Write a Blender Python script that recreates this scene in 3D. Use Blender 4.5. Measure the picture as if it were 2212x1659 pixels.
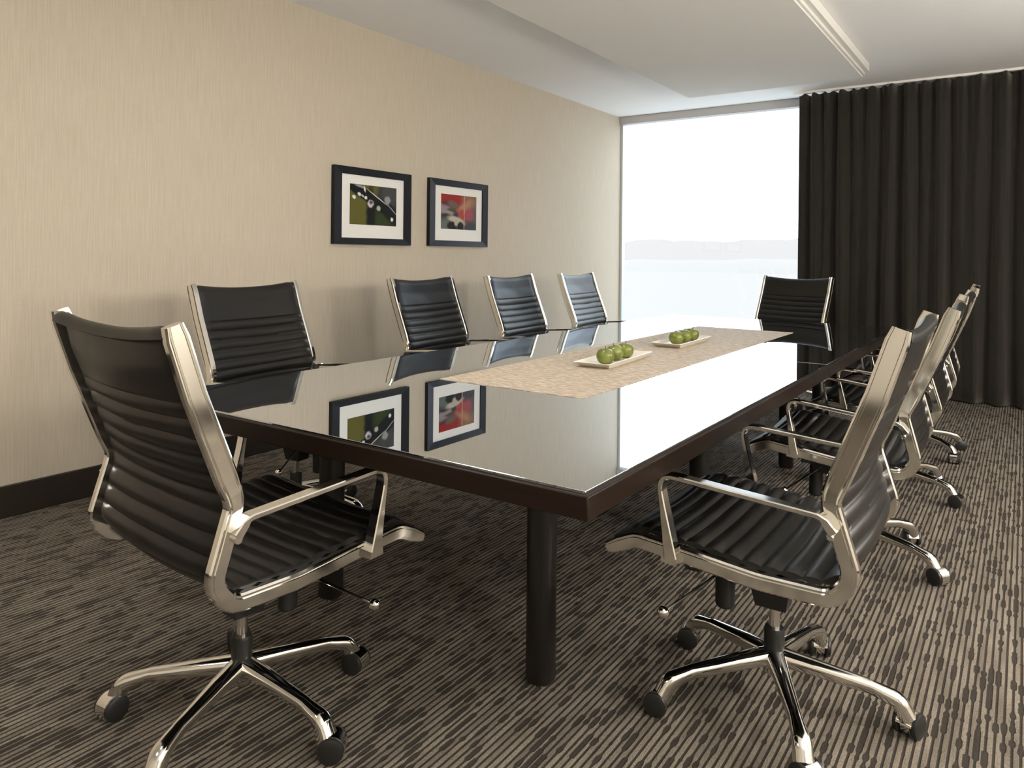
import bpy, math, random
from mathutils import Vector, Matrix
random.seed(7)
for o in list(bpy.data.objects): bpy.data.objects.remove(o)
scene = bpy.context.scene
COL = scene.collection
R = math.radians

# ------------------------------------------------------------------ camera
W_PX, H_PX = 2212.0, 1659.0
F_PX, HORIZON = 1593.4, 550.0
YAW, ROLL, CAM_H = R(34.85), R(0.59), 1.2
cam_d = bpy.data.cameras.new('camera')
cam = bpy.data.objects.new('camera', cam_d); COL.objects.link(cam)
cam_d.sensor_width = 36.0; cam_d.sensor_fit = 'HORIZONTAL'
cam_d.lens = 36.0 * F_PX / W_PX
cam_d.shift_y = -(H_PX / 2 - HORIZON) / W_PX
cam_d.clip_start = 0.02; cam_d.clip_end = 3000
cam.matrix_world = (Matrix.Translation((0, 0, CAM_H)) @ Matrix.Rotation(YAW, 4, 'Z')
                    @ Matrix.Rotation(R(90), 4, 'X') @ Matrix.Rotation(ROLL, 4, 'Z'))
scene.camera = cam

# ------------------------------------------------------------------ world, exposure
world = bpy.data.worlds.new('overcast_sky'); scene.world = world
world.use_nodes = True
bg = world.node_tree.nodes['Background']
bg.inputs['Color'].default_value = (0.80, 0.905, 1.0, 1)
bg.inputs['Strength'].default_value = 4.2
scene.view_settings.view_transform = 'Standard'
scene.view_settings.look = 'None'
scene.view_settings.gamma = 1.0
scene.view_settings.use_curve_mapping = False
scene.view_settings.exposure = 0.0
FILL_LAMP = 16.0                       # radiance of the added square ceiling lights, assumed sources out of view
FILL_COL = (1.0, 0.96, 0.90)
FILL_CEILING_LAMPS = [(-1.8, -1.0), (-1.8, 0.6), (-1.8, 2.2)]
FILL_SHADE = 64.0                      # radiance of the shades on the floor lamps added as fill light
FILL_FLOOR_LAMPS = [(1.85, 0.0), (1.85, 2.2), (1.85, 4.4)]

# ------------------------------------------------------------------ materials
MATS = {}
def new_mat(name):
    m = bpy.data.materials.new(name); m.use_nodes = True
    MATS[name] = m
    nt = m.node_tree
    return m, nt, nt.nodes['Principled BSDF']
def simple(name, col, rough=0.5, metal=0.0, spec=0.5, bump=None, sheen=0.0, coat=0.0):
    m, nt, b = new_mat(name)
    b.inputs['Base Color'].default_value = (*col, 1)
    b.inputs['Roughness'].default_value = rough
    b.inputs['Metallic'].default_value = metal
    b.inputs['Specular IOR Level'].default_value = spec
    b.inputs['Sheen Weight'].default_value = sheen
    b.inputs['Coat Weight'].default_value = coat
    if bump:
        sc, st, dist = bump
        tc = nt.nodes.new('ShaderNodeTexCoord'); n = nt.nodes.new('ShaderNodeTexNoise')
        n.inputs['Scale'].default_value = sc; n.inputs['Detail'].default_value = 3
        bp = nt.nodes.new('ShaderNodeBump'); bp.inputs['Strength'].default_value = st
        bp.inputs['Distance'].default_value = dist
        nt.links.new(tc.outputs['Object'], n.inputs['Vector'])
        nt.links.new(n.outputs['Fac'], bp.inputs['Height'])
        nt.links.new(bp.outputs['Normal'], b.inputs['Normal'])
    return m
def math_node(nt, op, a, b=None, c=None):
    n = nt.nodes.new('ShaderNodeMath'); n.operation = op
    for i, v in enumerate((a, b, c)):
        if v is None: continue
        if isinstance(v, (int, float)): n.inputs[i].default_value = v
        else: nt.links.new(v, n.inputs[i])
    return n.outputs[0]
def mix_col(nt, fac, a, b):
    n = nt.nodes.new('ShaderNodeMix'); n.data_type = 'RGBA'
    for sock, v in ((n.inputs[0], fac), (n.inputs[6], a), (n.inputs[7], b)):
        if isinstance(v, (int, float)): sock.default_value = v
        elif isinstance(v, tuple): sock.default_value = (*v, 1)
        else: nt.links.new(v, sock)
    return n.outputs[2]
def noise(nt, vec, scale, detail=2.0, rough=0.5):
    n = nt.nodes.new('ShaderNodeTexNoise')
    n.inputs['Scale'].default_value = scale; n.inputs['Detail'].default_value = detail
    n.inputs['Roughness'].default_value = rough
    nt.links.new(vec, n.inputs['Vector'])
    return n.outputs['Fac']
def combine(nt, x, y, z):
    n = nt.nodes.new('ShaderNodeCombineXYZ')
    for i, v in enumerate((x, y, z)):
        if isinstance(v, (int, float)): n.inputs[i].default_value = v
        else: nt.links.new(v, n.inputs[i])
    return n.outputs[0]
def obj_xyz(nt):
    tc = nt.nodes.new('ShaderNodeTexCoord'); s = nt.nodes.new('ShaderNodeSeparateXYZ')
    nt.links.new(tc.outputs['Object'], s.inputs[0])
    return s.outputs[0], s.outputs[1], s.outputs[2], tc.outputs['Object']
def smooth(nt, v, lo, hi):
    n = nt.nodes.new('ShaderNodeMapRange'); n.interpolation_type = 'SMOOTHSTEP'
    n.inputs['From Min'].default_value = lo; n.inputs['From Max'].default_value = hi
    nt.links.new(v, n.inputs['Value'])
    return n.outputs[0]
def bump_in(nt, b, h, strength, dist):
    bp = nt.nodes.new('ShaderNodeBump'); bp.inputs['Strength'].default_value = strength
    bp.inputs['Distance'].default_value = dist
    nt.links.new(h, bp.inputs['Height']); nt.links.new(bp.outputs['Normal'], b.inputs['Normal'])

def make_carpet():
    m, nt, b = new_mat('carpet')
    x, y, z, v = obj_xyz(nt)
    u = math_node(nt, 'DIVIDE', x, 0.0180)
    idx = math_node(nt, 'FLOOR', u); fr = math_node(nt, 'FRACT', u)
    line = math_node(nt, 'ROUND', u)
    v1 = combine(nt, math_node(nt, 'MULTIPLY', line, 7.31), math_node(nt, 'MULTIPLY', y, 8.5), 0.0)
    dash = noise(nt, v1, 1.0, 2.0, 0.55)
    v2 = combine(nt, math_node(nt, 'MULTIPLY', idx, 3.77), math_node(nt, 'MULTIPLY', y, 3.0), 4.0)
    tone = noise(nt, v2, 1.0, 3.0)
    yarn = noise(nt, combine(nt, x, math_node(nt, 'MULTIPLY', y, 0.6), 0.0), 300.0, 2.0)
    light = mix_col(nt, smooth(nt, tone, 0.30, 0.70), (0.165, 0.142, 0.114), (0.285, 0.247, 0.198))
    dist = math_node(nt, 'ABSOLUTE', math_node(nt, 'SUBTRACT', u, line))          # 0 on the dark line, .5 mid-stripe
    width = math_node(nt, 'ADD', math_node(nt, 'MULTIPLY', smooth(nt, dash, 0.52, 0.59), 0.24), 0.155)
    dl = math_node(nt, 'SUBTRACT', dist, width)
    dark_f = math_node(nt, 'SUBTRACT', 1.0, smooth(nt, dl, -0.07, 0.09))
    c = mix_col(nt, math_node(nt, 'MULTIPLY', dark_f, 0.92), light, (0.026, 0.022, 0.020))
    c = mix_col(nt, math_node(nt, 'MULTIPLY', smooth(nt, yarn, 0.40, 0.70), 0.55), c, (0.070, 0.059, 0.050))
    nt.links.new(c, b.inputs['Base Color'])
    b.inputs['Roughness'].default_value = 0.95
    b.inputs['Specular IOR Level'].default_value = 0.1
    h = math_node(nt, 'ADD', math_node(nt, 'MULTIPLY', dark_f, -1.0), math_node(nt, 'MULTIPLY', yarn, 0.8))
    bump_in(nt, b, h, 0.6, 0.004)
make_carpet()

def make_wallcovering():
    m, nt, b = new_mat('wallcovering')
    x, y, z, v = obj_xyz(nt)
    f1 = noise(nt, combine(nt, math_node(nt, 'MULTIPLY', x, 160.0), math_node(nt, 'MULTIPLY', y, 160.0), math_node(nt, 'MULTIPLY', z, 5.0)), 1.0, 3.0, 0.6)
    f2 = noise(nt, combine(nt, math_node(nt, 'MULTIPLY', x, 20.0), math_node(nt, 'MULTIPLY', y, 20.0), math_node(nt, 'MULTIPLY', z, 220.0)), 1.0, 2.0, 0.6)
    c = mix_col(nt, smooth(nt, f1, 0.3, 0.7), (0.50, 0.440, 0.350), (0.575, 0.510, 0.415))
    c = mix_col(nt, math_node(nt, 'MULTIPLY', smooth(nt, f2, 0.35, 0.7), 0.35), c, (0.505, 0.445, 0.355))
    nt.links.new(c, b.inputs['Base Color'])
    b.inputs['Roughness'].default_value = 0.75
    b.inputs['Specular IOR Level'].default_value = 0.25
    bump_in(nt, b, math_node(nt, 'ADD', f1, f2), 0.12, 0.002)
make_wallcovering()

def make_leather():
    m, nt, b = new_mat('black_leather')
    x, y, z, v = obj_xyz(nt)
    n2 = noise(nt, v, 22.0, 0.0)
    b.inputs['Base Color'].default_value = (0.0088, 0.0078, 0.0070, 1)
    rg = mix_col(nt, n2, (0.33, 0.33, 0.33), (0.38, 0.38, 0.38))
    nt.links.new(rg, b.inputs['Roughness'])
    b.inputs['Specular IOR Level'].default_value = 0.40
make_leather()

def make_table_glass():
    m, nt, b = new_mat('black_mirror_glass')
    b.inputs['Base Color'].default_value = (0.005, 0.005, 0.006, 1)
    b.inputs['Roughness'].default_value = 0.02
    gl = nt.nodes.new('ShaderNodeBsdfGlossy')
    gl.inputs['Color'].default_value = (0.90, 0.945, 1.0, 1); gl.inputs['Roughness'].default_value = 0.004
    mx = nt.nodes.new('ShaderNodeMixShader'); fr = nt.nodes.new('ShaderNodeFresnel'); fr.inputs['IOR'].default_value = 3.2
    f = math_node(nt, 'ADD', math_node(nt, 'MULTIPLY', fr.outputs[0], 0.20), 0.78)
    nt.links.new(f, mx.inputs[0])
    nt.links.new(b.outputs[0], mx.inputs[1]); nt.links.new(gl.outputs[0], mx.inputs[2])
    nt.links.new(mx.outputs[0], nt.nodes['Material Output'].inputs['Surface'])
make_table_glass()

def make_window_glass(name='window_glass'):
    m, nt, b = new_mat(name)
    tr = nt.nodes.new('ShaderNodeBsdfTransparent'); tr.inputs['Color'].default_value = (0.98, 0.99, 0.99, 1)
    gl = nt.nodes.new('ShaderNodeBsdfGlossy'); gl.inputs['Roughness'].default_value = 0.01
    mx = nt.nodes.new('ShaderNodeMixShader'); lw = nt.nodes.new('ShaderNodeLayerWeight'); lw.inputs['Blend'].default_value = 0.5
    fac = math_node(nt, 'ADD', math_node(nt, 'MULTIPLY', math_node(nt, 'POWER', lw.outputs['Facing'], 5.0), 0.5), 0.03)
    nt.links.new(fac, mx.inputs[0]); nt.links.new(tr.outputs[0], mx.inputs[1]); nt.links.new(gl.outputs[0], mx.inputs[2])
    nt.links.new(mx.outputs[0], nt.nodes['Material Output'].inputs['Surface'])
make_window_glass()

def make_dark_wood():
    m, nt, b = new_mat('dark_wood')
    x, y, z, v = obj_xyz(nt)
    g = noise(nt, combine(nt, math_node(nt, 'MULTIPLY', x, 6.0), math_node(nt, 'MULTIPLY', y, 6.0), math_node(nt, 'MULTIPLY', z, 60.0)), 1.0, 4.0)
    nt.links.new(mix_col(nt, g, (0.009, 0.0052, 0.0036), (0.022, 0.012, 0.0075)), b.inputs['Base Color'])
    b.inputs['Roughness'].default_value = 0.38; b.inputs['Specular IOR Level'].default_value = 0.22
make_dark_wood()

def make_runner():
    m, nt, b = new_mat('runner_weave')
    x, y, z, v = obj_xyz(nt)
    n1 = noise(nt, combine(nt, math_node(nt, 'MULTIPLY', x, 28.0), math_node(nt, 'MULTIPLY', y, 75.0), 0.0), 1.0, 1.0)
    n2 = noise(nt, v, 14.0, 3.0)
    n3 = noise(nt, v, 420.0, 1.0)
    c = mix_col(nt, smooth(nt, n1, 0.42, 0.60), (0.39, 0.315, 0.235), (0.60, 0.515, 0.405))
    c = mix_col(nt, math_node(nt, 'MULTIPLY', smooth(nt, n2, 0.4, 0.7), 0.4), c, (0.42, 0.345, 0.265))
    c = mix_col(nt, math_node(nt, 'MULTIPLY', n3, 0.3), c, (0.36, 0.30, 0.23))
    nt.links.new(c, b.inputs['Base Color']); b.inputs['Roughness'].default_value = 0.7
    bump_in(nt, b, n1, 0.2, 0.001)
make_runner()

def make_velvet():
    m, nt, b = new_mat('dark_velvet')
    x, y, z, v = obj_xyz(nt)
    n1 = noise(nt, combine(nt, math_node(nt, 'MULTIPLY', x, 40.0), math_node(nt, 'MULTIPLY', y, 40.0), math_node(nt, 'MULTIPLY', z, 6.0)), 1.0, 3.0)
    nt.links.new(mix_col(nt, n1, (0.018, 0.0165, 0.0145), (0.032, 0.029, 0.025)), b.inputs['Base Color'])
    b.inputs['Roughness'].default_value = 0.9; b.inputs['Specular IOR Level'].default_value = 0.05
    b.inputs['Sheen Weight'].default_value = 0.25; b.inputs['Sheen Roughness'].default_value = 0.5
    b.inputs['Sheen Tint'].default_value = (0.8, 0.72, 0.62, 1)
make_velvet()

def make_apple():
    m, nt, b = new_mat('green_apple_skin')
    x, y, z, v = obj_xyz(nt)
    n1 = noise(nt, v, 30.0, 3.0); n2 = noise(nt, v, 350.0, 1.0)
    c = mix_col(nt, smooth(nt, n1, 0.3, 0.7), (0.115, 0.140, 0.020), (0.21, 0.235, 0.050))
    c = mix_col(nt, math_node(nt, 'MULTIPLY', smooth(nt, n2, 0.66, 0.72), 0.6), c, (0.36, 0.42, 0.16))
    nt.links.new(c, b.inputs['Base Color']); b.inputs['Roughness'].default_value = 0.28
make_apple()

CHROME = simple('polished_chrome', (0.86, 0.845, 0.81), 0.085, 1.0)
simple('black_plastic', (0.010, 0.010, 0.010), 0.42)
simple('wheel_black', (0.016, 0.016, 0.015), 0.38)
simple('panel_lit_tone', (0.78, 0.765, 0.735), 0.85, spec=0.2, bump=(120.0, 0.05, 0.002))  # ceiling paint with the panel's warmer, dimmer light put into its colour
simple('ceiling_paint', (0.87, 0.865, 0.86), 0.85, spec=0.2, bump=(120.0, 0.05, 0.002))
simple('white_trim', (0.80, 0.78, 0.74), 0.5)
simple('plain_wall', (0.66, 0.61, 0.52), 0.8, spec=0.2, bump=(90.0, 0.05, 0.002))
simple('baseboard_brown', (0.020, 0.014, 0.010), 0.45, bump=(30.0, 0.05, 0.002))
simple('leg_black', (0.010, 0.0085, 0.0075), 0.30)
simple('window_frame_grey', (0.52, 0.505, 0.50), 0.45, 0.2)
simple('aluminium', (0.62, 0.66, 0.68), 0.35, 0.6)
simple('tray_ceramic', (0.78, 0.75, 0.66), 0.25, bump=(60.0, 0.03, 0.001))
simple('frame_black', (0.007, 0.007, 0.009), 0.42, spec=0.3, bump=(80.0, 0.05, 0.001))
simple('mat_board', (0.80, 0.79, 0.76), 0.9, spec=0.1, bump=(200.0, 0.05, 0.0005))
simple('apple_stem_brown', (0.09, 0.055, 0.02), 0.8)
simple('far_land', (0.30, 0.275, 0.255), 1.0, spec=0.0, bump=(0.05, 0.1, 1.0))
simple('far_hill', (0.285, 0.252, 0.232), 1.0, spec=0.0, bump=(0.05, 0.1, 1.0))
def emit_mat(name, col, s):
    m, nt, b = new_mat(name)
    b.inputs['Base Color'].default_value = (0.8, 0.8, 0.8, 1)
    b.inputs['Emission Color'].default_value = (*col, 1); b.inputs['Emission Strength'].default_value = s
emit_mat('fill_lamp_diffuser', FILL_COL, FILL_LAMP)
emit_mat('fill_shade_lit', FILL_COL, FILL_SHADE)

# prints: flat pictures painted with soft ellipses in the print's own u,v (0..1)
def make_print(name, base, layers, w, h):
    m, nt, b = new_mat(name)
    x, y, z, v = obj_xyz(nt)                       # local: y across, z up
    u = math_node(nt, 'ADD', math_node(nt, 'DIVIDE', y, w), 0.5)
    t = math_node(nt, 'ADD', math_node(nt, 'DIVIDE', z, h), 0.5)
    wob = noise(nt, v, 30.0, 3.0)
    wv = math_node(nt, 'MULTIPLY', math_node(nt, 'SUBTRACT', wob, 0.5), 0.05)
    u = math_node(nt, 'ADD', u, wv); t = math_node(nt, 'SUBTRACT', t, wv)
    c = base
    for (cu, ct, ru, rt, ang, soft, col) in layers:
        du = math_node(nt, 'SUBTRACT', u, cu)
        dt = math_node(nt, 'MULTIPLY', math_node(nt, 'SUBTRACT', t, ct), h / w)
        ca, sa = math.cos(R(ang)), math.sin(R(ang))
        p = math_node(nt, 'ADD', math_node(nt, 'MULTIPLY', du, ca), math_node(nt, 'MULTIPLY', dt, sa))
        q = math_node(nt, 'SUBTRACT', math_node(nt, 'MULTIPLY', dt, ca), math_node(nt, 'MULTIPLY', du, sa))
        p = math_node(nt, 'DIVIDE', p, ru); q = math_node(nt, 'DIVIDE', q, rt)
        d = math_node(nt, 'SQRT', math_node(nt, 'ADD', math_node(nt, 'MULTIPLY', p, p), math_node(nt, 'MULTIPLY', q, q)))
        mask = math_node(nt, 'SUBTRACT', 1.0, smooth(nt, d, 1.0 - soft, 1.0 + soft))
        c = mix_col(nt, mask, c, col)
    nt.links.new(c, b.inputs['Base Color']); b.inputs['Roughness'].default_value = 0.6
    b.inputs['Specular IOR Level'].default_value = 0.2
OL = (0.105, 0.098, 0.018); BK = (0.004, 0.004, 0.004); WH = (0.75, 0.74, 0.72)
make_print('print_dewy_twig', (0.010, 0.014, 0.006), [
    (0.10, 0.25, 0.32, 0.50, 0, 0.25, OL), (0.45, 1.0, 0.16, 0.20, 0, 0.4, OL),
    (0.85, 0.80, 0.22, 0.22, 0, 0.5, (0.055, 0.055, 0.06)), (0.72, 0.14, 0.22, 0.18, 0, 0.5, (0.026, 0.042, 0.008)),
    (0.43, 0.25, 0.09, 0.45, 0, 0.4, BK),
    (0.50, 0.62, 0.75, 0.085, -27, 0.15, BK), (0.22, 0.80, 0.40, 0.075, -24, 0.2, BK), (0.85, 0.35, 0.30, 0.12, -35, 0.3, BK),
    (0.80, 0.66, 0.062, 0.062, 0, 0.35, (0.28, 0.28, 0.30)),
    (0.43, 0.54, 0.062, 0.058, 0, 0.3, (0.55, 0.50, 0.54)), (0.44, 0.57, 0.035, 0.03, 0, 0.4, (0.10, 0.06, 0.09)),
    (0.60, 0.44, 0.045, 0.035, 0, 0.4, (0.42, 0.42, 0.38)), (0.08, 0.68, 0.03, 0.028, 0, 0.3, WH),
    (0.19, 0.76, 0.035, 0.025, -30, 0.4, WH), (0.33, 0.68, 0.03, 0.025, 0, 0.4, WH), (0.26, 0.72, 0.03, 0.015, -30, 0.4, (0.5, 0.5, 0.5)),
    (0.90, 0.17, 0.028, 0.028, 0, 0.4, WH), (0.57, 0.72, 0.24, 0.0085, -27, 0.4, (0.55, 0.55, 0.52)),
    (0.90, 0.43, 0.14, 0.008, -38, 0.4, (0.35, 0.35, 0.34)), (0.20, 0.96, 0.10, 0.02, -10, 0.6, (0.28, 0.27, 0.28)),
    (0.30, 0.90, 0.018, 0.045, 20, 0.4, WH)], 0.444, 0.273)
make_print('print_red_blossom', (0.16, 0.045, 0.045), [
    (0.30, 0.92, 0.50, 0.16, 0, 0.4, (0.26, 0.012, 0.008)), (0.85, 0.86, 0.26, 0.20, 0, 0.5, (0.24, 0.115, 0.06)),
    (0.83, 0.70, 0.14, 0.12, 20, 0.5, (0.36, 0.20, 0.09)), (0.92, 0.30, 0.16, 0.30, 0, 0.6, (0.115, 0.075, 0.078)),
    (0.15, 0.68, 0.22, 0.07, 0, 0.5, (0.07, 0.012, 0.02)), (0.32, 0.72, 0.15, 0.06, -10, 0.4, (0.12, 0.09, 0.07)),
    (0.62, 0.60, 0.20, 0.10, 30, 0.5, (0.38, 0.18, 0.10)), (0.58, 0.42, 0.16, 0.10, 0, 0.5, (0.33, 0.05, 0.03)),
    (0.78, 0.45, 0.12, 0.12, 50, 0.5, (0.30, 0.06, 0.075)), (0.10, 0.55, 0.20, 0.08, -10, 0.5, (0.26, 0.20, 0.21)),
    (0.30, 0.53, 0.14, 0.035, -8, 0.4, (0.05, 0.065, 0.03)), (0.26, 0.43, 0.22, 0.05, -8, 0.4, (0.28, 0.23, 0.23)),
    (0.40, 0.42, 0.08, 0.05, 0, 0.4, (0.045, 0.04, 0.05)), (0.12, 0.33, 0.18, 0.07, 0, 0.4, (0.018, 0.013, 0.02)),
    (0.12, 0.12, 0.20, 0.12, 0, 0.5, (0.11, 0.125, 0.11)), (0.80, 0.08, 0.28, 0.10, 0, 0.5, (0.045, 0.048, 0.05)),
    (0.42, 0.26, 0.24, 0.06, -10, 0.35, (0.46, 0.41, 0.32)), (0.30, 0.09, 0.13, 0.085, 0, 0.25, (0.008, 0.005, 0.005)),
    (0.53, 0.09, 0.10, 0.085, 0, 0.25, (0.009, 0.009, 0.006)), (0.41, 0.20, 0.05, 0.06, 0, 0.4, (0.42, 0.37, 0.28)),
    (0.645, 0.5, 0.012, 0.60, 0, 0.5, (0.42, 0.24, 0.20))], 0.444, 0.273)

# ------------------------------------------------------------------ mesh helpers
def mesh_from(name, verts, faces, smooth_angle=None):
    me = bpy.data.meshes.new(name); me.from_pydata([tuple(v) for v in verts], [], faces); me.validate(); me.update()
    if smooth_angle is not None:
        me.polygons.foreach_set('use_smooth', [True] * len(me.polygons))
        me.set_sharp_from_angle(angle=R(smooth_angle))
    return me
def fix_normals(me):
    import bmesh
    bm = bmesh.new(); bm.from_mesh(me); bmesh.ops.recalc_face_normals(bm, faces=bm.faces); bm.to_mesh(me); bm.free()
    return me
class MB:
    def __init__(self): self.v = []; self.f = []
    def add(self, vs, fs):
        o = len(self.v); self.v += [tuple(v) for v in vs]; self.f += [tuple(i + o for i in f) for f in fs]
    def box(self, x0, x1, y0, y1, z0, z1):
        vs = [(x, y, z) for x in (x0, x1) for y in (y0, y1) for z in (z0, z1)]
        self.add(vs, [(0, 1, 3, 2), (4, 6, 7, 5), (0, 4, 5, 1), (2, 3, 7, 6), (0, 2, 6, 4), (1, 5, 7, 3)])
    def lathe(self, prof, seg=24, axis='Z', at=(0, 0, 0)):
        vs, fs = [], []
        n = len(prof)
        for k in range(seg):
            a = 2 * math.pi * k / seg; c, s = math.cos(a), math.sin(a)
            for r, h in prof:
                p = {'Z': (r * c, r * s, h), 'Y': (r * c, h, r * s), 'X': (h, r * c, r * s)}[axis]
                vs.append((p[0] + at[0], p[1] + at[1], p[2] + at[2]))
        for k in range(seg):
            k2 = (k + 1) % seg
            for i in range(n - 1):
                fs.append((k * n + i, k * n + i + 1, k2 * n + i + 1, k2 * n + i))
        if prof[0][0] > 1e-6: fs.append(tuple(k * n for k in range(seg)))
        if prof[-1][0] > 1e-6: fs.append(tuple(k * n + n - 1 for k in range(seg))[::-1])
        self.add(vs, fs)
    def sweep(self, pts, frames, sections):
        """pts: 3D centres; frames: (A,B) axes per point; sections: list of (a,b) loops per point"""
        vs, fs = [], []
        m = len(sections[0])
        for p, (A, B), s in zip(pts, frames, sections):
            for a, b in s: vs.append(Vector(p) + Vector(A) * a + Vector(B) * b)
        for i in range(len(pts) - 1):
            for j in range(m):
                j2 = (j + 1) % m
                fs.append((i * m + j, i * m + j2, (i + 1) * m + j2, (i + 1) * m + j))
        fs.append(tuple(range(m))[::-1]); fs.append(tuple((len(pts) - 1) * m + j for j in range(m)))
        self.add(vs, fs)
    def mesh(self, name, ang=35):
        return fix_normals(mesh_from(name, self.v, self.f, ang))
def obj(name, me, mat=None, parent=None, loc=None, rot=None, label=None, cat=None, group=None, kind=None, bevel=None):
    o = bpy.data.objects.new(name, me); COL.objects.link(o)
    if mat is not None and me is not None and not me.materials: me.materials.append(MATS[mat])
    if parent is not None: o.parent = parent
    if loc is not None: o.location = loc
    if rot is not None: o.rotation_euler = rot
    for k, v in (('label', label), ('category', cat), ('group', group), ('kind', kind)):
        if v: o[k] = v
    if bevel:
        md = o.modifiers.new('bevel', 'BEVEL'); md.width = bevel; md.segments = 2; md.limit_method = 'ANGLE'; md.angle_limit = R(40)
    return o
def box_obj(name, b, mat, parent=None, bevel=None, **k):
    mb = MB(); mb.box(*b); return obj(name, mb.mesh(name, 30), mat, parent, bevel=bevel, **k)
def round_path(pts, radii, n=6):
    """2D polyline with rounded corners"""
    out = [pts[0]]
    for i in range(1, len(pts) - 1):
        p = Vector(pts[i]); a = Vector(pts[i - 1]) - p; b = Vector(pts[i + 1]) - p
        la, lb = a.length, b.length; a.normalize(); b.normalize()
        ang = a.angle(b)
        r = radii[i - 1]
        d = min(r / math.tan(ang / 2), la * 0.49, lb * 0.49)
        p0, p1 = p + a * d, p + b * d
        for k in range(n + 1):
            t = k / n
            out.append(tuple((1 - t) ** 2 * p0 + 2 * t * (1 - t) * p + t * t * p1))
    out.append(pts[-1])
    return [tuple(p) for p in out]
def normals2d(path):
    ns = []
    for i in range(len(path)):
        a = Vector(path[max(i - 1, 0)]); b = Vector(path[min(i + 1, len(path) - 1)])
        t = (b - a).normalized(); ns.append((Vector((-t.y, t.x)), t))
    return ns
def resample(path, step):
    out = [Vector(path[0])]; acc = 0.0; s = [0.0]; tot = 0
    for i in range(1, len(path)):
        a, b = Vector(path[i - 1]), Vector(path[i]); L = (b - a).length; pos = step - acc
        while pos <= L:
            out.append(a + (b - a) * (pos / L)); pos += step
        acc = (acc + L) % step
    return out

# ------------------------------------------------------------------ the room
XL, XR, YB, YF, ZC = -3.744, 2.2, -2.6, 7.51, 2.75
box_obj('floor', (XL - .1, XR + .1, YB - .1, YF + .1, -0.1, 0.0), 'carpet', kind='structure', label='grey brown carpet with broken dark ribbed stripes', )
box_obj('wall_left', (XL - .12, XL, YB - .1, YF + .1, 0.0, ZC), 'wallcovering', kind='structure')
box_obj('wall_right', (XR, XR + .12, YB - .1, YF + .1, 0.0, ZC), 'plain_wall', kind='structure')
box_obj('wall_back', (XL, XR, YB - .12, YB, 0.0, ZC), 'plain_wall', kind='structure')
box_obj('wall_front', (-1.35, XR, YF, YF + .12, 0.0, ZC), 'plain_wall', kind='structure')
ceil = box_obj('ceiling', (XL - .1, XR + .1, YB - .1, YF + .15, ZC, ZC + .12), 'ceiling_paint', kind='structure')
PX0, PX1, PY0, PY1, PZ = -2.54, -1.085, -1.9, 6.46, 2.65
box_obj('dropped_panel', (PX0, PX1, PY0, PY1, PZ, ZC), 'panel_lit_tone', ceil)
mb = MB()
mb.box(PX1 - .002, PX1 + .018, PY0, PY1 - .02, PZ + .012, ZC)
mb.box(PX1 + .016, PX1 + .052, PY0, PY1 - .03, PZ + .034, ZC)
obj('edge_moulding', mb.mesh('edge_moulding', 30), 'white_trim', ceil, bevel=0.004)
box_obj('baseboard_left', (XL, XL + .015, YB, YF, 0.0, 0.143), 'baseboard_brown', kind='structure', bevel=0.003)
box_obj('baseboard_right', (XR - .015, XR, YB, YF, 0.0, 0.143), 'baseboard_brown', kind='structure')
box_obj('baseboard_back', (XL + .015, XR - .015, YB, YB + .015, 0.0, 0.143), 'baseboard_brown', kind='structure')

# window, floor to ceiling, with an aluminium frame
win = bpy.data.objects.new('window_1', None); COL.objects.link(win); win.location = (-2.55, YF, 0); win['kind'] = 'structure'
def wpart(name, b, mat, bevel=None):
    mb = MB(); mb.box(b[0] + 2.55, b[1] + 2.55, b[2] - YF, b[3] - YF, b[4], b[5]); return obj(name, mb.mesh(name, 30), mat, win, bevel=bevel)
wpart('head_frame', (XL, -1.35, YF - .05, YF + .06, 2.668, ZC), 'window_frame_grey', 0.004)
wpart('jamb', (XL, XL + .03, YF - .02, YF + .05, 0.06, 2.668), 'aluminium', 0.003)
wpart('jamb', (-1.40, -1.35, YF - .02, YF + .05, 0.06, 2.668), 'aluminium', 0.003)
wpart('sill_frame', (XL, -1.35, YF - .04, YF + .06, 0.0, 0.06), 'aluminium', 0.003)
wpart('pane', (XL + .03, -1.40, YF + .005, YF + .015, 0.06, 2.668), 'window_glass')

# outside: pale flat land and hazy ridges
box_obj('ground', (-900, 900, YF + 6, 1500, -6.2, -6.0), 'far_land', kind='structure')
def ridge(name, y, z0, hs, seed, x0, x1, depth, mat):
    rnd = random.Random(seed); n = 120
    ph = [(rnd.uniform(.5, 1), rnd.uniform(0, 6.28), f) for f in (2.1, 5.3, 11.0, 23.0, 47.0, 90.0)]
    tot = sum(a / f ** .8 for a, _, f in ph)
    vs, fs = [], []
    for i in range(n + 1):
        t = i / n; x = x0 + (x1 - x0) * t
        hgt = hs * (0.72 + 0.28 * sum(a / f ** .8 * math.sin(p + f * t * 3.0) for a, p, f in ph) / tot * 1.6)
        for d, k in ((0, 0.0), (depth * .3, .72), (depth * .5, 1.0), (depth, 0.0)):
            vs.append((x, y + d, z0 + hgt * k))
    for i in range(n):
        for j in range(3): fs.append((i * 4 + j, i * 4 + j + 1, i * 4 + j + 5, i * 4 + j + 4))
    return obj(name, mesh_from(name, vs, fs, 40), mat, kind='structure')
ridge('hill_ridge', 620, -6, 36, 3, -800, 400, 160, 'far_hill')
ridge('tree_line', 330, -6, 8.5, 11, -420, 200, 30, 'far_land')

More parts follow.
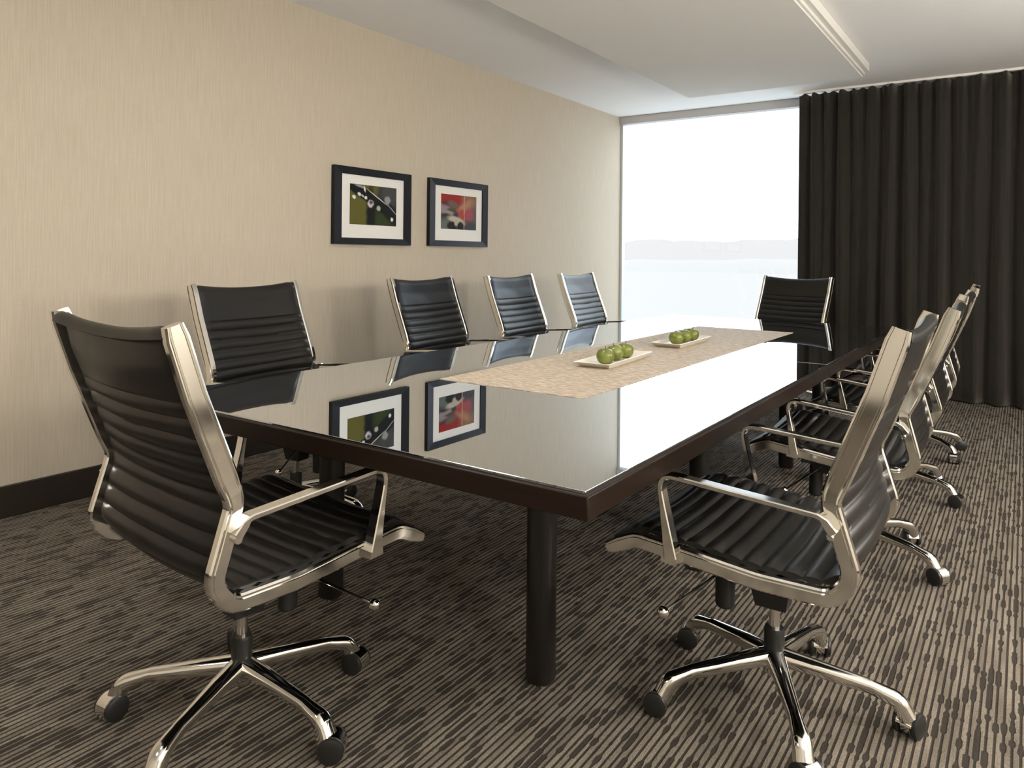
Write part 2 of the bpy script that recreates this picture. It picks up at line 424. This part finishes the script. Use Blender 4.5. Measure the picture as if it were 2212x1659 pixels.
# ------------------------------------------------------------------ added ceiling lights, unseen, assumed to supply the indoor light
for i, (lx, ly) in enumerate(FILL_CEILING_LAMPS):
    z = PZ if PX0 < lx < PX1 and PY0 < ly < PY1 else ZC
    t = bpy.data.objects.new('added_ceiling_light', None); COL.objects.link(t); t.location = (lx, ly, z)
    where = ('by the back wall', 'between the other two', 'over the table')[i]
    t['label'] = 'added unseen square fill light with white frame in the dropped ceiling panel, ' + where
    t['category'] = 'ceiling light'; t['group'] = 'added square fill lights'
    mb = MB(); s = .30
    for b in ((-s, s, -s, -s + .03), (-s, s, s - .03, s), (-s, -s + .03, -s + .03, s - .03), (s - .03, s, -s + .03, s - .03)):
        mb.box(*b, -.022, .002)
    obj('frame', mb.mesh('frame', 30), 'white_trim', t)
    box_obj('diffuser', (-s + .03, s - .03, -s + .03, s - .03, -.012, -.002), 'fill_lamp_diffuser', t)

for i, (lx, ly) in enumerate(FILL_FLOOR_LAMPS):  # invented lamps out of view, added to brighten the ceiling and walls
    t = bpy.data.objects.new('added_floor_lamp', None); COL.objects.link(t); t.location = (lx, ly, 0)
    t['label'] = 'added unseen fill lamp with a lit drum shade ' + ('by the right wall, third from the curtain', 'by the right wall, second from the curtain', 'by the right wall, closest to the curtain')[i]
    t['category'] = 'added floor lamp'; t['group'] = 'added fill lamps along the wall'
    mb = MB(); mb.lathe([(0, 0), (.14, 0), (.14, .015), (.12, .022), (0, .022)], 28); obj('base', mb.mesh('base'), 'polished_chrome', t)
    mb = MB(); mb.lathe([(0, .02), (.011, .02), (.011, 1.62), (0, 1.62)], 14); obj('pole', mb.mesh('pole'), 'polished_chrome', t)
    mb = MB(); mb.lathe([(.195, 1.40), (.20, 1.40), (.18, 1.75), (.175, 1.75)], 32); obj('fill_lamp_shade', mb.mesh('fill_lamp_shade', 60), 'fill_shade_lit', t)

# ------------------------------------------------------------------ curtain and its track
def make_curtain():
    x0, x1, zt, zb = -1.755, 2.15, 2.722, 0.012
    n, rows = 760, 22
    rnd = random.Random(5)
    ph = [rnd.uniform(0, 6.28) for _ in range(8)]
    vs, fs = [], []
    for i in range(n + 1):
        t = i / n; x = x0 + (x1 - x0) * t
        edge = min(1.0, t * n / 14.0)
        p = 2 * math.pi * x / 0.135 + 1.1 * math.sin(x * 3.1 + ph[0]) + 0.8 * math.sin(x * 7.3 + ph[1])
        pb = 2 * math.pi * x / 0.185 + 1.3 * math.sin(x * 2.3 + ph[2]) + 0.9 * math.sin(x * 5.7 + ph[3])
        for j in range(rows + 1):
            k = j / rows                          # 0 top 1 bottom
            z = zt + (zb - zt) * k
            a = 0.030 * (1 - .4 * k); bamp = 0.012 + 0.036 * k
            w1 = math.sin(p + .25 * math.sin(3 * k + ph[4])); w2 = math.sin(pb + .5 * k + .3 * math.sin(5 * k + ph[5]))
            fold = math.copysign(abs(w1) ** .75, w1) * a + math.copysign(abs(w2) ** .8, w2) * bamp
            fold += 0.012 * math.sin(2 * math.pi * x / .06 + ph[6]) * max(0, 1 - 3 * k)
            y = 7.215 + fold * edge
            if j == 0: z += 0.010 * math.sin(2 * math.pi * x / .082)
            vs.append((x + 0.010 * math.sin(p * .5 + 4 * k) * k * edge, y, z))
    m = rows + 1
    for i in range(n):
        for j in range(rows): fs.append((i * m + j, i * m + j + 1, (i + 1) * m + j + 1, (i + 1) * m + j))
    o = obj('curtain', mesh_from('curtain', vs, fs, 80), 'dark_velvet', label='dark brown velvet curtain hanging in deep folds beside the window', cat='curtain')
    md = o.modifiers.new('thickness', 'SOLIDIFY'); md.thickness = 0.004
make_curtain()
box_obj('curtain_track', (-1.80, 2.18, 7.195, 7.235, 2.731, ZC + .002), 'white_trim', label='slim white curtain track on the ceiling above the dark curtain', cat='curtain track')

# ------------------------------------------------------------------ framed pictures
def picture(yc, zc, mat, label):
    t = bpy.data.objects.new('framed_picture', None); COL.objects.link(t); t.location = (XL, yc, zc)
    t['label'] = label; t['category'] = 'picture'; t['group'] = 'framed pictures on the wall'
    w, h, b, d = .368, .260, .070, .032
    mb = MB()
    def rail(p, q, r, s):            # outer p,q inner r,s (y,z), mitred, slightly sloping inwards
        vs = []
        for (y, z), xx in ((p, 0), (q, 0), (r, 0), (s, 0), (p, d), (q, d), (r, d - .006), (s, d - .006)): vs.append((xx, y, z))
        mb.add(vs, [(0, 1, 2, 3), (4, 5, 6, 7), (0, 1, 5, 4), (1, 2, 6, 5), (2, 3, 7, 6), (3, 0, 4, 7)])
    o = [(-w, -h), (w, -h), (w, h), (-w, h)]
    i_ = [(-w + b, -h + .044), (w - b, -h + .044), (w - b, h - .05), (-w + b, h - .05)]
    for k in range(4): rail(o[k], o[(k + 1) % 4], i_[(k + 1) % 4], i_[k])
    obj('frame', mb.mesh('frame', 30), 'frame_black', t)
    box_obj('mat_board', (.004, .018, -w + b - .004, w - b + .004, -h + .04, h - .046), 'mat_board', t)
    pm = MB(); pm.box(-.001, .002, -.222, .222, -.1365, .1365)
    obj('print', pm.mesh('print', 30), mat, t, loc=(.018, 0, .012))
picture(3.661, 1.519, 'print_dewy_twig', 'black framed photo of a dewy dark twig on olive green')
picture(4.603, 1.521, 'print_red_blossom', 'black framed photo of blurred red and orange shapes')

# ------------------------------------------------------------------ the table
TX0, TX1, TY0, TY1, TZ = -2.312, -0.690, 1.255, 5.53, 0.740
YM = 3.39
table = bpy.data.objects.new('conference_table', None); COL.objects.link(table); table.location = (-1.5, YM, 0)
table['label'] = 'long dark conference table with a mirror-like black glass top'; table['category'] = 'table'
def tpart(name, b, mat, bevel=None, **k):
    mb = MB(); mb.box(b[0] + 1.5, b[1] + 1.5, b[2] - YM, b[3] - YM, b[4], b[5]); return obj(name, mb.mesh(name, 30), mat, table, bevel=bevel, **k)
for (a, c) in ((TY0, YM - .001), (YM + .001, TY1)):
    tpart('tabletop', (TX0, TX1, a, c, TZ - .056, TZ - .007), 'dark_wood', 0.003)
    e0 = .010 if a == TY0 else 0.0015; e1 = .010 if c == TY1 else 0.0015
    tpart('glass_top', (TX0 + .010, TX1 - .010, a + e0, c - e1, TZ - .0072, TZ), 'black_mirror_glass', 0.0012)
IN = .155
for b in ((TX0 + IN, TX1 - IN, TY0 + IN, TY0 + IN + .03), (TX0 + IN, TX1 - IN, TY1 - IN - .03, TY1 - IN),
          (TX0 + IN, TX0 + IN + .03, TY0 + IN + .03, TY1 - IN - .03), (TX1 - IN - .03, TX1 - IN, TY0 + IN + .03, TY1 - IN - .03)):
    tpart('apron_rail', (*b, TZ - .112, TZ - .055), 'leg_black', 0.002)
leg_mb = MB()
def rounded_sq(h, r, n=5):
    pts = []
    for cx, cy, a0 in ((h - r, h - r, 0), (-h + r, h - r, 90), (-h + r, -h + r, 180), (h - r, -h + r, 270)):
        for k in range(n): a = R(a0 + 90 * k / (n - 1)); pts.append((cx + r * math.cos(a), cy + r * math.sin(a)))
    return pts
fr = [((1, 0, 0), (0, 1, 0))] * 4
leg_mb.sweep([(0, 0, .012), (0, 0, .02), (0, 0, .3), (0, 0, TZ - .055)], fr, [rounded_sq(.036, .03), rounded_sq(.039, .03), rounded_sq(.039, .03), rounded_sq(.040, .03)])
leg_me = leg_mb.mesh('leg', 40)
foot_mb = MB(); foot_mb.lathe([(0.0, 0), (.024, 0), (.027, .004), (.027, .013), (0, .013)], 24)
foot_me = foot_mb.mesh('foot_glide', 40)
for lx in (-1.106, -1.97):
    for ly in (1.75, 2.97, 4.33, 5.12):
        l = obj('leg', leg_me, 'leg_black', table, loc=(lx + 1.5, ly - YM, 0))
        obj('foot_glide', foot_me, 'polished_chrome', l)

# runner with a slightly limp hem
def make_runner_mesh():
    mb = MB(); x0, x1, y0, y1 = -1.762, -1.160, 2.073, 4.68
    mb.box(x0, x1, y0, y1, TZ, TZ + .0022)
    return mb.mesh('table_runner', 30)
obj('table_runner', make_runner_mesh(), 'runner_weave', label='beige woven table runner lying along the middle of the glass table', cat='table runner', bevel=0.0008)

# trays and apples
def tray_mesh():
    lo, hi, hi2, lo2 = (.062, .205), (.080, .245), (.077, .242), (.060, .202)
    def loop(h, z):
        return [(h[0], h[1], z), (-h[0], h[1], z), (-h[0], -h[1], z), (h[0], -h[1], z)]
    mb = MB(); vs = loop(lo, 0.0) + loop(hi, .022) + loop(hi2, .0235) + loop(lo2, .007)
    fs = [(3, 2, 1, 0), (12, 13, 14, 15)]
    for r in range(3):
        for k in range(4): fs.append((r * 4 + k, r * 4 + (k + 1) % 4, r * 4 + 4 + (k + 1) % 4, r * 4 + 4 + k))
    mb.add(vs, fs); return mb.mesh('tray', 25)
tray_me = tray_mesh()
def apple_mesh(seed):
    rnd = random.Random(seed); seg, rings = 28, 20; vs, fs = [], []
    Rr = .0375; a1, a2 = rnd.uniform(0, 6), rnd.uniform(0, 6)
    for j in range(rings + 1):
        th = math.pi * j / rings
        for i in range(seg):
            ph = 2 * math.pi * i / seg
            r = Rr * (1 + .05 * math.sin(th) ** 2 - .42 * math.exp(-(th / .32) ** 2) - .26 * math.exp(-((math.pi - th) / .30) ** 2))
            r *= 1 + .012 * math.sin(5 * ph + a1) * (th / math.pi) ** 2 + .012 * math.sin(2 * ph + a2)
            w = 1 - .08 * (th / math.pi)
            vs.append((r * math.sin(th) * math.cos(ph) * w, r * math.sin(th) * math.sin(ph) * w, r * math.cos(th) * .96))
    for j in range(rings):
        for i in range(seg):
            fs.append((j * seg + i, (j + 1) * seg + i, (j + 1) * seg + (i + 1) % seg, j * seg + (i + 1) % seg))
    zmin = min(v[2] for v in vs); vs = [(x, y, z - zmin) for x, y, z in vs]
    return mesh_from('apple', vs, fs, 60)
stem_mb = MB()
stem_mb.sweep([(0, 0, .052), (.001, 0, .062), (.004, .001, .074)], [((1, 0, 0), (0, 1, 0))] * 3,
              [[(.0016 * k * math.cos(a), .0016 * k * math.sin(a)) for a in (0, 1.26, 2.51, 3.77, 5.03)] for k in (1, .8, 1.2)])
stem_me = stem_mb.mesh('stem', 60)
TT = TZ + .0022
trays = (((-1.455, 2.875), R(4), 'farther from the window', ((-1.437, 2.745), (-1.447, 2.868), (-1.452, 2.967))),
         ((-1.480, 3.700), R(2), 'closer to the window', ((-1.468, 3.600), (-1.472, 3.700), (-1.470, 3.805))))
for ti, ((tx, ty), rz, where, aps) in enumerate(trays):
    obj('tray', tray_me, 'tray_ceramic', loc=(tx, ty, TT), rot=(0, 0, rz), label='white rectangular tray of three green apples on the runner, the tray ' + where,
        cat='tray', group='apple trays on the runner')
    for k, (ax, ay) in enumerate(aps):
        a = obj('apple', apple_mesh(ti * 3 + k + 1), 'green_apple_skin', loc=(ax, ay, TT + .0068), rot=(R(random.uniform(-8, 8)), R(random.uniform(-8, 8)), random.uniform(0, 6)),
                label='green apple on the tray %s, %s' % (where, ('row end away from it', 'middle of its row', 'row end facing it')[k]),
                cat='apple', group='green apples on the trays')
        obj('stem', stem_me, 'apple_stem_brown', a)

# ------------------------------------------------------------------ the chairs: one prototype of meshes, shared
# local frame: +x forward, +y left, z up, origin on the floor under the column
HW = .3015
def side_frame_mesh(sgn):
    pts = [(-.336, 1.052), (-.289, .905), (-.196, .664), (-.246, .500), (-.205, .447), (-.04, .446), (.155, .465), (.265, .474), (.345, .436)]
    path = round_path(pts, [.12, .07, .06, .06, .4, .4, .06], 8)
    # denser straight runs
    dense = [path[0]]
    for a, b in zip(path, path[1:]):
        L = math.dist(a, b); k = max(1, int(L / .03))
        for i in range(1, k + 1): dense.append((a[0] + (b[0] - a[0]) * i / k, a[1] + (b[1] - a[1]) * i / k))
    path = dense; ns = normals2d(path)
    P, F, S = [], [], []
    tot = 0; ss = [0]
    for a, b in zip(path, path[1:]): tot += math.dist(a, b); ss.append(tot)
    for (x, z), (n, t), s in zip(path, ns, ss):
        post = 1.0 - min(1.0, max(0.0, (s - .36) / .06))            # 1 on the upper post, 0 below the lumbar
        wdt = (.049 * post + .040 * (1 - post)) / 2
        if s < .012: wdt *= (.80 + .2 * s / .012)
        if s > tot - .03: wdt *= 1 - .25 * (s - tot + .03) / .03
        th = .012; g = .0065 * post; ch = .004
        o = th; bul = .004 * (1 - post)
        sec = [(-wdt, -th + ch), (-wdt, o - ch), (-wdt + ch, o), (-.74 * wdt, o), (-.70 * wdt, o - g), (-.54 * wdt, o - g), (-.50 * wdt, o + bul),
               (.50 * wdt, o + bul), (.54 * wdt, o - g), (.70 * wdt, o - g), (.74 * wdt, o), (wdt - ch, o), (wdt, o - ch), (wdt, -th + ch), (wdt - ch, -th), (-wdt + ch, -th)]
        P.append((x, sgn * HW, z)); F.append(((n.x, 0, n.y), (0, sgn, 0))); S.append(sec)
    mb = MB(); mb.sweep(P, F, S)
    return mb.mesh('side_frame', 32)
def armrest_mesh(sgn):
    pts = [(-.212, .604), (-.186, .636), (.194, .664), (.158, .462)]
    path = round_path(pts, [.03, .035], 8); 
    dense = [path[0]]
    for a, b in zip(path, path[1:]):
        L = math.dist(a, b); k = max(1, int(L / .03))
        for i in range(1, k + 1): dense.append((a[0] + (b[0] - a[0]) * i / k, a[1] + (b[1] - a[1]) * i / k))
    path = dense; ns = normals2d(path); n_ = len(path)
    P, F, S = [], [], []
    for i, ((x, z), (n, t)) in enumerate(zip(path, ns)):
        hw, ht = .0170, .0065
        f = i / (n_ - 1)
        if f < .12: ht = .011 - .0045 * f / .12
        if f > .86: ht = .0065 + .010 * (f - .86) / .14
        c = .0025
        P.append((x, sgn * (HW + .0275), z)); F.append(((n.x, 0, n.y), (0, sgn, 0)))
        S.append([(-ht, -hw + c), (-ht, hw - c), (-ht + c, hw), (ht - c, hw), (ht, hw - c), (ht, -hw + c), (ht - c, -hw), (-ht + c, -hw)])
    mb = MB(); mb.sweep(P, F, S)
    # wedge bracket onto the seat rail
    y0, y1 = sgn * (HW + .009), sgn * (HW + .038)
    vs = []
    for y in (y0, y1): vs += [(.142, y, .445), (.185, y, .449), (.178, y, .492), (.152, y, .490)]
    mb.add(vs, [(0, 1, 2, 3), (4, 5, 6, 7), (0, 1, 5, 4), (1, 2, 6, 5), (2, 3, 7, 6), (3, 0, 4, 7)])
    mb.lathe([(0, -.006), (.009, -.006), (.009, .008), (.006, .011), (0, .011)], 14, 'Y', (-.203, sgn * (HW + .022), .592))
    return mb.mesh('armrest', 35)
SL_PTS = [(-.350, 1.022), (-.339, 1.046), (-.318, 1.022), (-.304, .960), (-.282, .905), (-.192, .664), (-.232, .510), (-.19, .474), (-.04, .473), (.155, .493), (.262, .500), (.335, .458)]
SL_PATH = round_path(SL_PTS, [.010, .04, .12, .12, .10, .08, .07, .4, .4, .07], 8)
STEP = .0045
SL = resample(SL_PATH, STEP)
SL_N = [(-t.y, t.x) for t in [(SL[min(i + 1, len(SL) - 1)] - SL[max(i - 1, 0)]).normalized() for i in range(len(SL))]]
SPLIT = min(range(len(SL)), key=lambda i: (SL[i] - Vector((-.215, .475))).length)
PITCH = .0455
HEAD = STEP * min(i for i in range(len(SL)) if SL[i].y < .893 and SL[i].x > -.30)
def sling_mesh(name, i0, i1):
    NY = 20; hw = HW - .0085
    vs, fs = [], []
    rows = list(range(i0, i1 + 1)); total = (len(SL) - 1) * STEP
    for side in (1, -1):
        for i in rows:
            s = i * STEP; p = SL[i]; n = SL_N[i]
            rib = abs(math.sin(math.pi * (s - HEAD) / PITCH)) ** .6 if s > HEAD and s < total - .05 else (1.0 if s <= HEAD else .85)
            if s <= HEAD: rib = .9
            endt = min(1.0, (s + .004) / .018, (total - s + .004) / .016)     # rounded ends
            half = (.0032 + .0102 * rib) * math.sqrt(max(.05, endt))
            for k in range(NY + 1):
                y = -hw + 2 * hw * k / NY; q = 1 - (y / hw) ** 2
                ed = min(1.0, (hw - abs(y)) / .02); hh = half * (.55 + .45 * math.sqrt(max(0, 1 - (1 - ed) ** 2)))
                sag = (.020 if i < SPLIT - 12 else .020 - .010 * min(1.0, (i - SPLIT + 12) / 30)) * q * min(1.0, .35 + s * 3)
                wr = .0009 * math.sin(19 * y + 2.0 * math.sin(s * 17)) * math.sin(s * 31 + 2 * y) * q
                # path normal (n) points to the back/under side for this travel direction when negative
                d = (-sag) + side * (hh) + wr
                vs.append((p[0] + n[0] * d, y, p[1] + n[1] * d - .014 * q * max(0, 1 - s / .16)))
    m = NY + 1; N = len(rows)
    for a in (0, 1):
        o = a * N * m
        for i in range(N - 1):
            for k in range(NY): fs.append((o + i * m + k, o + i * m + k + 1, o + (i + 1) * m + k + 1, o + (i + 1) * m + k))
    B = N * m
    for i in range(N - 1):
        for k in (0, NY): fs.append((i * m + k, (i + 1) * m + k, B + (i + 1) * m + k, B + i * m + k))
    for i in (0, N - 1):
        for k in range(NY): fs.append((i * m + k, i * m + k + 1, B + i * m + k + 1, B + i * m + k))
    return fix_normals(mesh_from(name, vs, fs, 65))
def base_leg_mesh():
    pts = [(.018, .128), (.10, .120), (.235, .104), (.298, .086), (.319, .048)]
    path = round_path(pts, [.2, .12, .035], 8); ns = normals2d(path)
    dense = path; P, F, S = [], [], []
    for (x, z), (n, t) in zip(path, ns):
        f = (x - .018) / .30
        w = .026 - .009 * min(1, f * 1.4) + (.007 * max(0, (f - .75) / .25)); h = .022 - .006 * min(1, f * 1.2) + (.006 * max(0, (f - .75) / .25))
        loop = []
        for k in range(14):
            a = 2 * math.pi * k / 14; c, s_ = math.cos(a), math.sin(a)
            e = .75
            loop.append((h * math.copysign(abs(s_) ** e, s_), w * math.copysign(abs(c) ** e, c)))
        P.append((x, 0, z)); F.append(((n.x, 0, n.y), (0, 1, 0))); S.append(loop)
    mb = MB(); mb.sweep(P, F, S); return mb.mesh('base_leg', 50)
def caster_mesh():
    mb = MB()
    mb.lathe([(0, -.012), (.0255, -.012), (.0262, -.010), (.0262, .010), (.0255, .012), (0, .012)], 24, 'Y', (.012, 0, .031))
    # hood over the front and top of both wheels
    vs, fs = [], []
    n = 14
    for k in range(n + 1):
        a = R(-35 + 205 * k / n)
        for r in (.0305, .0330):
            for y in (-.019, .019): vs.append((.012 + r * math.cos(a), y, .031 + r * math.sin(a)))
    for k in range(n):
        o = k * 4
        for a_, b_ in ((0, 1), (3, 2), (2, 0), (1, 3)): fs.append((o + a_, o + b_, o + 4 + b_, o + 4 + a_))
    fs += [(0, 1, 3, 2), (n * 4, n * 4 + 1, n * 4 + 3, n * 4 + 2)]
    mb.add(vs, fs)
    mb.lathe([(0, .050), (.009, .050), (.009, .078), (0, .078)], 14, 'Z')
    return mb.mesh('caster', 35)
def wheel_mesh():
    mb = MB(); mb.lathe([(0, -.0085), (.024, -.0085), (.0302, -.006), (.0315, -.003), (.0315, .003), (.0302, .006), (.024, .0085), (0, .0085)], 26, 'Y')
    return mb.mesh('wheel', 40)
def mech_mesh():
    mb = MB()
    def taper(x0, x1, y, z0, z1, k):
        vs = [(x0 * k, -y * k, z0), (x1 * k, -y * k, z0), (x1 * k, y * k, z0), (x0 * k, y * k, z0), (x0, -y, z1), (x1, -y, z1), (x1, y, z1), (x0, y, z1)]
        mb.add(vs, [(3, 2, 1, 0), (4, 5, 6, 7), (0, 1, 5, 4), (1, 2, 6, 5), (2, 3, 7, 6), (3, 0, 4, 7)])
    taper(-.075, .15, .075, .335, .425, .92)
    taper(-.050, .060, .042, .262, .340, .72)
    mb.box(-.095, -.060, -HW + .01, HW - .01, .420, .436)
    mb.box(.105, .140, -HW + .01, HW - .01, .425, .444)
    return mb.mesh('tilt_mechanism', 30)
def lathe_me(name, prof, seg=24, ang=35):
    mb = MB(); mb.lathe(prof, seg); return mb.mesh(name, ang)
def lever_mesh(sgn):
    a, b = Vector((.10, sgn * .06, .365)), Vector((.192, sgn * .288, .306)); t = (b - a).normalized(); u = t.cross(Vector((0, 0, 1))).normalized(); w = u.cross(t)
    mb = MB(); loop = [(.0035 * math.cos(k * 1.0472), .0035 * math.sin(k * 1.0472)) for k in range(6)]
    mb.sweep([a, b], [(u, w)] * 2, [loop] * 2); return mb.mesh('lever', 40)
KN = [(.0155 * math.sin(math.pi * k / 12), -.0155 * math.cos(math.pi * k / 12)) for k in range(13)]
CM = dict(side={s: side_frame_mesh(s) for s in (1, -1)}, arm={s: armrest_mesh(s) for s in (1, -1)},
          back=sling_mesh('backrest', 0, SPLIT), seat=sling_mesh('seat', SPLIT, len(SL) - 1), bleg=base_leg_mesh(), caster=caster_mesh(), wheel=wheel_mesh(),
          mech=mech_mesh(), lever={s: lever_mesh(s) for s in (1, -1)}, knob=lathe_me('knob', KN, 20, 60),
          column=lathe_me('column_sleeve', [(0, .112), (.0265, .112), (.0265, .196), (.024, .204), (0, .204)], 28),
          piston=lathe_me('piston', [(0, .19), (.0145, .19), (.0145, .27), (0, .27)], 20),
          hub=lathe_me('base_hub', [(0, .078), (.020, .078), (.026, .086), (.036, .104), (.036, .132), (.031, .142), (0, .142)], 32),
          tens=lathe_me('tension_knob', [(0, .212), (.022, .212), (.0265, .218), (.0275, .30), (.0275, .345), (0, .345)], 20))
def chair(x, y, th, base, label, tilt=0.0, dz=0.0):
    rnd = random.Random(label)
    t = bpy.data.objects.new('conference_chair', None); COL.objects.link(t)
    t.location = (x, y, 0); t.rotation_euler = (0, 0, R(th))
    t['label'] = label; t['category'] = 'chair'; t['group'] = 'black leather chairs around the conference table'
    # the upper part tilts about the mechanism pivot
    M = Matrix.Translation((0, 0, .43 + dz)) @ Matrix.Rotation(-R(tilt), 4, 'Y') @ Matrix.Translation((0, 0, -.43))
    def up(name, me, mat, **k):
        o = obj(name, me, mat, t, **k); o.matrix_local = M; return o
    up('backrest', CM['back'], 'black_leather'); up('seat', CM['seat'], 'black_leather')
    for s in (1, -1):
        up('side_frame', CM['side'][s], 'polished_chrome'); up('armrest', CM['arm'][s], 'polished_chrome')
        lv = up('lever', CM['lever'][s], 'polished_chrome')
        obj('knob', CM['knob'], 'polished_chrome', lv, loc=(.195, s * .296, .304))
    up('tilt_mechanism', CM['mech'], 'black_plastic')
    o = up('tension_knob', CM['tens'], 'black_plastic'); o.matrix_local = M @ Matrix.Translation((.135, 0, .01))
    obj('piston', CM['piston'], 'polished_chrome', t); obj('column_sleeve', CM['column'], 'black_plastic', t)
    obj('base_hub', CM['hub'], 'polished_chrome', t)
    for k in range(5):
        a = R(base - th + 72 * k)
        obj('base_leg', CM['bleg'], 'polished_chrome', t, rot=(0, 0, a))
        sw = a + rnd.uniform(-1.2, 1.2)
        c = obj('caster', CM['caster'], 'polished_chrome', t, loc=(.317 * math.cos(a), .317 * math.sin(a), 0), rot=(0, 0, sw))
        for s in (1, -1): obj('wheel', CM['wheel'], 'wheel_black', c, loc=(.012, s * .0225, .0315))
    return t
B = 'black ribbed leather chair with chrome frame '
chair(-1.667, 1.181, 85.1, 2, B + 'at the short table end away from the window')
chair(-2.714, 2.198, 6.5, 20, B + 'on the picture wall side, fourth from the window')
chair(-2.778, 3.499, 4.2, 40, B + 'on the picture wall side, third from the window')
chair(-2.744, 4.406, 3.8, 11, B + 'on the picture wall side, second from the window')
chair(-2.710, 5.323, 5.0, 55, B + 'on the picture wall side, closest to the window')
chair(-0.548, 2.044, 180.2, 9, B + 'on the open carpet side, fourth from the curtain')
chair(-0.565, 3.242, 181.5, -18, B + 'on the open carpet side, third from the curtain', 2.2, -.01)
chair(-0.574, 4.277, 180.0, -20, B + 'on the open carpet side, second from the curtain', .8, -.012)
chair(-0.591, 5.242, 182.1, 36, B + 'on the open carpet side, closest to the curtain', 1.2, -.006)
chair(-1.69, 6.25, -106.0, 30, B + 'at the table end near the window', 0, -.016)
